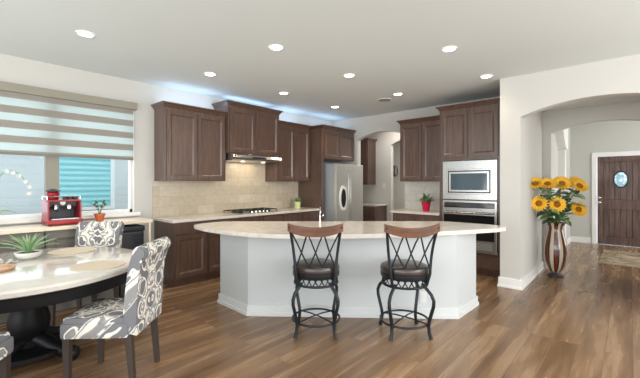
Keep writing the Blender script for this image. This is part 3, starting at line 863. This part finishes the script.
TZ = 0.7605
pm = tag(MB().lathe([(0, 0), (0.19, 0), (0.192, 0.003), (0.188, 0.006), (0, 0.006)], 0, 0, 0, 48).build('placemat', 'mat'), 'round woven placemat nearest the front dining chair', 'placemat', 'round woven placemats')
pm.location = (2.02, 0.92, TZ)
p2 = pm.copy(); COL.objects.link(p2); p2.location = (1.15, 0.95, TZ); tag(p2, 'round woven placemat on the window side of the table', 'placemat', 'round woven placemats')
ty = thing('wooden_tray', 'round tan wooden tray at the left edge of the table', 'tray', (1.62, 0.32, TZ))
MB().lathe([(0, 0), (0.14, 0), (0.15, 0.012), (0.15, 0.022), (0.14, 0.022), (0.135, 0.010), (0, 0.008)], 0, 0, 0, 40).build('tray_dish', 'traywood', ty, True)

# napkin
mb = MB(); b = mb.b; n = 14; g_ = []
for i in range(n + 1):
    row = []
    for j in range(n + 1):
        x = -0.1 + 0.2 * i / n; y = -0.07 + 0.14 * j / n
        row.append(b.verts.new((x + 0.01 * sin(j * 1.1), y + 0.012 * sin(i * .9), 0.014 + 0.012 * sin(i * 1.1) * cos(j * 0.8) + 0.008 * sin((i + j) * 0.9))))
    g_.append(row)
for i in range(n):
    for j in range(n): b.faces.new((g_[i][j], g_[i + 1][j], g_[i + 1][j + 1], g_[i][j + 1]))
r_ = bmesh.ops.solidify(b, geom=b.faces[:], thickness=0.008)
nk = tag(mb.build('napkin', 'ceramic', None, True), 'crumpled white napkin lying on the table beside the planter', 'napkin'); nk.location = (1.36, 0.40, TZ + 0.006)
nk.rotation_euler = (0, 0, 0.6)

# planter with spiky succulent
pp = thing('potted_succulent', 'spiky pale green succulent in a low white bowl on the table', 'plant', (1.27, 0.60, TZ))
pp.scale = (0.85, 0.85, 0.85)
MB().lathe([(0.0, 0), (0.06, 0), (0.10, 0.03), (0.115, 0.07), (0.108, 0.072), (0.095, 0.05), (0, 0.05)], 0, 0, 0, 36).build('bowl', 'ceramic', pp, True)
MB().lathe([(0, 0), (0.1, 0), (0.1, 0.008), (0, 0.012)], 0, 0, 0.05, 24).build('soil', 'soil', pp)
for k in range(34):
    a = k * 2.399; u = k / 34
    L = 0.17 + 0.15 * (1 - u) ** 0.5 + random.uniform(-.02, .02); el = radians(14 + 62 * u)
    tip = (L * cos(a) * cos(el), L * sin(a) * cos(el), 0.06 + L * sin(el) * 0.85)
    MB().leaf((0.015 * cos(a), 0.015 * sin(a), 0.058), tip, 0.014, 0.12, 0.003).build('leaf', 'leaf_pale' if k % 3 else 'leaf', pp, True)

# ================================================================ WINDOW WORKTOP
wt = thing('window_worktop', 'long pale worktop below the striped kitchen window', 'worktop', (0, 0, 0))
MB().box(0.02, 0.53, -1.2, 1.98, 0.905, 0.945, 0.006).build('worktop_board', 'topwood', wt)
MB().box(0.485, 0.515, 1.93, 1.96, 0.0, 0.905, 0.003).build('support_post', 'topwood', wt)
MB().box(0.03, 0.06, 1.93, 1.96, 0.0, 0.905, 0.003).build('support_post', 'topwood', wt)
base('gray base cabinet under the worktop, nearest the dark bin', (0.50, 0.86, 0), R90, 0.70, 0.47, [0.7], 'gray cabinets under the window', 'cabinet_gray', 0.90, False)
base('gray base cabinet under the worktop behind the succulent', (0.50, 0.15, 0), R90, 0.70, 0.47, [0.7], 'gray cabinets under the window', 'cabinet_gray', 0.90, False)
bn = thing('waste_bin', 'dark ribbed bin standing under the end of the window worktop', 'bin', (0.30, 1.75, 0))
MB().box(-0.17, 0.17, -0.14, 0.14, 0, 0.80, 0.02).build('bin_body', 'plastic_black', bn)
MB().box(-0.18, 0.18, -0.15, 0.15, 0.80, 0.87, 0.02).build('bin_lid', 'iron', bn)
mb = MB()
for k in range(8): mb.box(0.168, 0.178, 0.0, 0.12, 0.42 + k * 0.045, 0.445 + k * 0.045, 0.003)
mb.build('bin_ribs', 'iron', bn)

WZ = 0.9455
# espresso machine, faces +x
em = thing('espresso_machine', 'red and chrome espresso machine on the window worktop', 'coffee machine', (0.28, 1.05, WZ), R90)
em.scale = (0.86, 0.9, 0.92)
MB().box(-0.19, 0.19, -0.20, 0.17, 0.012, 0.075, 0.015).build('drip_base', 'red', em)
MB().box(-0.15, 0.15, -0.19, -0.03, 0.073, 0.084, 0.003).build('drip_grid', 'chrome', em)
for x in (-0.185, 0.165):
    MB().box(x, x + 0.02, -0.16, 0.16, 0.06, 0.30, 0.006).build('side_panel', 'red', em)
MB().box(-0.165, 0.165, 0.06, 0.15, 0.07, 0.30, 0.01).build('boiler_housing', 'decor', em)
MB().box(-0.19, 0.19, -0.12, 0.16, 0.285, 0.31, 0.008).build('cup_tray', 'red', em)
mb = MB(); mb.tube([(-0.18, -0.12, 0.35), (0.18, -0.12, 0.35)], 0.006); mb.tube([(-0.18, 0.15, 0.35), (0.18, 0.15, 0.35)], 0.006)
for x in (-0.18, 0.18): mb.tube([(x, -0.12, 0.35), (x, 0.15, 0.35)], 0.006); mb.tube([(x, -0.12, 0.31), (x, -0.12, 0.35)], 0.006); mb.tube([(x, .15, .31), (x, .15, .35)], .006)
mb.build('cup_rail', 'chrome', em, True)
MB().lathe([(0.06, 0), (0.07, 0.03), (0.075, 0.08), (0.055, 0.10), (0.0, 0.105)], -0.09, 0.03, 0.31, 24).build('bean_hopper', 'red', em, True)
MB().lathe([(0.085, 0), (0.085, 0.012), (0.03, 0.03), (0.0, 0.032)], -0.09, 0.03, 0.412, 24).build('hopper_lid', 'plastic_black', em, True)
for x in (-0.08, 0.07):
    MB().lathe([(0.034, 0), (0.036, 0.05), (0.03, 0.06)], x, -0.06, 0.19, 20).build('group_head', 'chrome', em, True)
    MB().tube([(x, -0.07, 0.185), (x, -0.2, 0.17)], 0.013, 10).build('portafilter_handle', 'plastic_black', em, True)
MB().box(-0.16, 0.16, -0.04, 0.07, 0.22, 0.29, 0.006).build('front_panel', 'decor', em)
MB().lathe([(0.03, 0), (0.03, 0.012)], 0, 0, 0, 24).xform(Matrix.Translation((0.0, -0.04, 0.27)) @ Matrix.Rotation(pi / 2, 4, 'X')).build('pressure_gauge', 'ceramic', em)
MB().tube([(0.16, -0.05, 0.27), (0.19, -0.12, 0.22), (0.185, -0.13, 0.12)], 0.006).build('steam_wand', 'chrome', em, True)
for cxx in (0.03, 0.09, 0.15): MB().lathe([(0.03, 0), (0.027, 0.045), (0.0, 0.045)], cxx, -0.03, 0.311, 16).build('cup', 'plastic_black', em, True)
for x in (-0.16, 0.16):
    for y in (-0.17, 0.14): MB().lathe([(0.02, 0), (0.018, 0.014)], x, y, 0, 12).build('rubber_foot', 'plastic_black', em)
# terracotta pot with twigs
tp_ = thing('potted_plant', 'small leafy plant in a terracotta pot right of the espresso machine', 'plant', (0.27, 1.44, WZ))
MB().lathe([(0.038, 0), (0.055, 0.075), (0.062, 0.075), (0.062, 0.095), (0.054, 0.095), (0.05, 0.08), (0, 0.08)], 0, 0, 0, 28).build('pot', 'terracotta', tp_, True)
for k in range(6):
    a = k * 1.1; h = 0.09 + 0.03 * (k % 3); e = (0.06 * cos(a), 0.06 * sin(a) , 0.08 + h)
    sm = MB().tube([(0, 0, 0.075), (e[0] * 0.4, e[1] * 0.4, 0.08 + h * 0.6), e], 0.003, 5).build('stem', 'stem', tp_, True)
    for j in range(3):
        a2 = a + j * 2.1
        MB().leaf(e, (e[0] + 0.05 * cos(a2), e[1] + 0.05 * sin(a2), e[2] + 0.03), 0.028, 0.1).build('leaf', 'leaf_dark', tp_, True)
# orchid
oc2 = thing('potted_orchid', 'white orchid with arching stem at the left end of the window', 'plant', (0.26, 0.42, WZ))
MB().lathe([(0.05, 0), (0.07, 0.11), (0.075, 0.12), (0.068, 0.12), (0.06, 0.1), (0, 0.1)], 0, 0, 0, 28).build('pot', 'ceramic', oc2, True)
for a, L in ((0.5, 0.24), (1.45, 0.28), (2.8, 0.22), (4.4, 0.22)):
    MB().leaf((0.01 * cos(a), 0.01 * sin(a), 0.10), (L * cos(a) * .8, L * sin(a) * 0.85, 0.15), 0.075, 0.28, 0.004, 8).build('leaf', 'leaf', oc2, True)
sp_ = [(0, 0, 0.1), (0.0, 0.03, 0.3), (0.0, 0.07, 0.46), (0, 0.11, 0.56), (0, 0.16, 0.615), (0, 0.22, 0.60), (0, 0.28, 0.54), (0, 0.33, 0.46)]
MB().tube(sp_, 0.003, 6).build('flower_stem', 'stem', oc2, True)
for k, (x, y, z) in enumerate([(0.01, 0.15, 0.60), (0.02, 0.20, 0.585), (0.0, 0.25, 0.55), (0.02, 0.30, 0.49), (0.01, 0.335, 0.43), (0.03, 0.33, 0.36)]):
    mb = MB()
    for j in range(5):
        a = j * 2 * pi / 5 + k
        mb.leaf((x + 0.02, y, z), (x + 0.028, y + 0.026 * cos(a), z + 0.026 * sin(a)), 0.014, 0.05, 0.002, 4, up=Vector((1, 0, 0)))
    mb.ball((x + 0.03, y, z), 0.006, sub=1)
    mb.build('blossom', 'petal_white', oc2, True)

# blind
bl = thing('zebra_blind', 'half-lowered striped gray and sheer blind on the kitchen window', 'blind', (0, 0, 0))
MB().box(0.0, 0.075, WY0 + 0.02, WY1 + 0.01, 2.435, 2.53, 0.006).build('valance', 'valance', bl)
MB().box(0.030, 0.034, WY0 + 0.04, WY1 - 0.03, 1.76, 2.44).build('blind_fabric', 'blind', bl)
MB().box(0.018, 0.044, WY0 + 0.04, WY1 - 0.03, 1.735, 1.762, 0.006).build('bottom_rail', 'rail_dark', bl)

# ================================================================ SMALL THINGS ON COUNTERS
p1 = thing('potted_herb', 'leafy herb in a pale green pot on the long counter by the refrigerator', 'plant', (0.24, 4.93, 0.9205))
MB().lathe([(0.05, 0), (0.062, 0.12), (0.066, 0.13), (0.058, 0.13), (0.052, 0.11), (0, 0.11)], 0, 0, 0, 28).build('pot', 'pot_green', p1, True)
def bush(parent, z, n, R_, m1='leaf', m2='leaf_dark'):
    for k in range(n):
        a = k * 2.399; el = random.uniform(0.2, 1.4); L = R_ * random.uniform(0.7, 1.1)
        s = (0.012 * cos(a), 0.012 * sin(a), z)
        tip = (L * cos(a) * cos(el), L * sin(a) * cos(el), z + L * sin(el))
        MB().leaf(s, tip, R_ * 0.34, 0.12, 0.003, 5).build('leaf', m1 if k % 2 else m2, parent, True)
bush(p1, 0.11, 26, 0.12)
p3 = thing('potted_herb', 'bushy plant in a crimson pot on the counter left of the ovens', 'plant', (2.50, 5.88, 0.9205))
p3.scale = (1.2, 1.2, 1.15)
MB().lathe([(0.045, 0), (0.06, 0.10), (0.068, 0.14), (0.072, 0.15), (0.064, 0.15), (0.056, 0.12), (0, 0.12)], 0, 0, 0, 28).build('pot', 'pot_red', p3, True)
bush(p3, 0.12, 34, 0.16)

# wall decor in the hall
wd_ = thing('wall_decoration', 'dark wrought metal scroll ornament hanging on the hall wall', 'wall decoration', (0.16, 8.89, 1.76))
mb = MB()
for s in (-1, 1):
    for q in (-1, 1):
        mb.tube([(s * (0.02 + 0.09 * (1 - cos(u))) * 0.8, -0.01, q * (0.05 + 0.16 * sin(u))) for u in [pi * 1.3 * k / 12 for k in range(13)]], 0.012, 6)
mb.tube([(0, -0.01, -0.24), (0, -0.01, 0.24)], 0.014, 6)
for z in (-.2, 0, .2): mb.ball((0, -0.014, z), 0.035)
mb.xform(Matrix.Scale(0.68, 4)).build('scrollwork', 'decor', wd_, True)

def rug_m():
    m = mat('distressed_rug', srgb(140, 126, 110), 0.95, spec=0.1); g = NT(m)
    v = g.coord(); n = g.noise(v, 3.2, 5, 0.6, 1.0)
    g.link(g.ramp(n, [(0.35, srgb(96, 84, 70)), (0.5, srgb(150, 134, 112)), (0.65, srgb(178, 160, 142))]), g.b.inputs['Base Color'])
    g.bump(g.noise(v, 300, 2), 0.3, 0.002); return m
M['rug'] = rug_m()
tag(MB().box(4.78, 6.2, 7.9, 9.6, 0.0005, 0.010, 0.004).build('entry_rug', 'rug'), 'mottled olive and taupe rug on the floor before the front door', 'rug')

# ================================================================ VASE AND SUNFLOWERS
vs = thing('floor_vase', 'tall red, cream and black striped floor vase by the entry arch', 'vase', (4.345, 6.38, 0))
MB().lathe([(0.105, 0), (0.115, 0.012), (0.10, 0.03), (0.05, 0.045), (0.042, 0.06)], 0, 0, 0, 40).build('foot', 'decor', vs, True)
MB().lathe([(0.042, 0.055), (0.075, 0.08), (0.118, 0.15), (0.152, 0.25), (0.166, 0.35), (0.16, 0.45), (0.14, 0.55), (0.118, 0.64), (0.102, 0.71), (0.102, 0.76), (0.125, 0.80), (0.145, 0.82),
            (0.138, 0.82), (0.10, 0.76), (0.10, 0.70), (0.12, 0.6)], 0, 0, 0, 56, cap=False).build('body', 'vase', vs, True)
sd = Vector((0.749, 0.663))      # sideways as seen from the room
bd = Vector((-0.663, 0.749))
# head positions relative to the vase, metres
heads = [(-0.185, -0.45, 1.41), (-0.055, -0.28, 1.405), (0.105, -0.16, 1.41), (0.30, -0.03, 1.375), (0.06, 0.15, 1.43), (-0.15, -0.38, 1.12), (0.055, -0.24, 1.105), (0.285, 0.0, 1.03), (0.24, 0.17, 1.42)]
words = ['leftmost sunflower of the upper row', 'upper sunflower second from the left', 'upper sunflower in the middle of the bunch', 'upper sunflower fourth from the left', 'uppermost sunflower on the right',
         'lowest sunflower on the left', 'sunflower in the middle of the lower row', 'lowest sunflower on the right', 'sunflower hidden at the back of the bunch']
for k, ((hx, hy, z), wds) in enumerate(zip(heads, words)):
    t = thing('sunflower', wds + ', standing in the striped floor vase', 'flower', (4.345, 6.38, 0), 0, 'sunflowers in the floor vase')
    hx = max(hx, -0.12) if hy > 0.3 else hx; u = hx
    top = Vector((hx, hy, z))
    nrm = (Vector((0.25 + 1.3 * u, -0.85, (0.8 if z > 1.3 else 0.2) + 0.15 * sin(k * 2.0)))).normalized()
    a0 = k * 2.4
    MB().tube([(0.05 * cos(a0), 0.05 * sin(a0), 0.62), (0.06 * cos(a0), 0.06 * sin(a0), 0.82), (hx * 0.55 , hy * 0.55, 0.82 + (z - 0.82) * 0.55), tuple(top - nrm * 0.02)], 0.006, 6).build('stem', 'stem', t, True)
    rot = nrm.to_track_quat('Z', 'Y').to_matrix().to_4x4(); X = Matrix.Translation(top) @ rot
    mb = MB()
    for ring, (r0, r1, n, lift) in enumerate(((0.032, 0.125, 17, 0.02), (0.03, 0.105, 15, 0.038))):
        for j in range(n):
            a = 2 * pi * (j + 0.5 * ring) / n
            mb.leaf((r0 * cos(a), r0 * sin(a), 0), (r1 * cos(a), r1 * sin(a), lift * (0.6 + 0.6 * random.random())), 0.034, 0.08, 0.002, 5)
    mb.xform(X).build('petals', 'petal_yellow', t, True)
    MB().ball((0, 0, 0.008), 0.046, 1, 1, 0.42).xform(X).build('flower_centre', 'seed', t, True)
    for j in range(10):
        a = k * 1.7 + j * 1.9; zz = 0.86 + 0.075 * j * (z - 0.62)
        f = 0.25 + 0.085 * j
        s = (hx * f * 0.8, hy * f * 0.8, zz)
        e = (max(s[0] + 0.2 * cos(a), -0.20), s[1] + 0.2 * sin(a), zz - 0.02 + 0.06 * sin(a * 3))
        MB().leaf(s, e, 0.12, 0.16, 0.003, 6).build('leaf', 'leaf' if j % 2 else 'leaf_dark', t, True)

# ================================================================ CEILING FITTINGS
words = {(0, 0): 'recessed ceiling light nearest the window above the dining side', }
spots = [(1.30, 1.02, 'recessed ceiling light nearest the window, above the dining table'),
         (1.08, 2.48, 'recessed ceiling light in front of the first wall cabinet'), (2.41, 2.45, 'recessed ceiling light above the curved island edge'), (1.08, 3.78, 'recessed ceiling light in front of the range hood'),
         (2.41, 3.73, 'recessed ceiling light in the middle of the kitchen ceiling'), (3.76, 3.70, 'recessed ceiling light above the right end of the island'),
         (1.06, 5.10, 'recessed ceiling light in front of the refrigerator'), (2.41, 5.04, 'recessed ceiling light beside the round ceiling speaker'), (3.76, 4.98, 'recessed ceiling light in front of the wall ovens')]
first = None
for x, y, lb in spots:
    if first is None:
        first = thing('recessed_light', lb, 'ceiling light', (x, y, H), 0, 'recessed ceiling lights')
        first.scale = (0.82, 0.82, 1)
        MB().lathe([(0.095, -0.001), (0.092, -0.008), (0.078, -0.010), (0.072, -0.003)], 0, 0, 0, 36, cap=False).build('trim_ring', 'trim', first, True)
        MB().lathe([(0.0, -0.001), (0.074, -0.001), (0.074, -0.004), (0.05, -0.010), (0.0, -0.012)], 0, 0, 0, 36).build('lens', 'lamp', first, True)
    else:
        c = copy_tree(first); c.location = (x, y, H); tag(c, lb, 'ceiling light', 'recessed ceiling lights')
    l = bpy.data.lights.new('can_light', 'SPOT'); l.energy = 34 if y < 4.9 or x < 3 else 16; l.spot_size = radians(125); l.spot_blend = 1.0; l.shadow_soft_size = 0.08; l.color = (1, 0.86, 0.70)
    lo = bpy.data.objects.new('can_light', l); COL.objects.link(lo); lo.location = (x, y, H - 0.03)
sp = thing('ceiling_speaker', 'round white speaker grille flush in the kitchen ceiling', 'speaker', (2.05, 5.22, H))
MB().lathe([(0.0, -0.001), (0.12, -0.001), (0.12, -0.006), (0.105, -0.012), (0, -0.012)], 0, 0, 0, 36).build('grille', 'valance', sp)
MB().lathe([(0.122, -0.0005), (0.13, -0.006), (0.118, -0.014), (0.11, -0.012)], 0, 0, 0, 36, cap=False).build('rim', 'trim', sp, True)

# cool LED strips on top of the left cabinets
def led(label, y0, y1, x, z, p):
    o = tag(MB().box(x, x + 0.015, y0, y1, z, z + 0.008).build('led_strip', 'led'), label, 'light strip', 'cool light strips above the cabinets')
    l = bpy.data.lights.new('strip_light', 'AREA'); l.shape = 'RECTANGLE'; l.size = y1 - y0; l.size_y = 0.22; l.energy = p; l.color = (0.5, 0.70, 1)
    lo = bpy.data.objects.new('strip_light', l); COL.objects.link(lo); lo.location = (x, (y0 + y1) / 2, z + 0.015); lo.rotation_euler = (pi, 0, R90)
led('cool light strip on top of the cabinet nearest the window', 2.28, 3.15, 0.18, 2.556, 2)
led('cool light strip on top of the raised hood cabinet', 3.26, 4.24, 0.2, 2.736, 1.2)
led('cool light strip on top of the cabinet between hood and refrigerator', 4.36, 5.12, 0.18, 2.576, 1.8)
led('cool light strip on top of the cabinet over the refrigerator', 5.28, 6.2, 0.3, 2.576, 1.8)
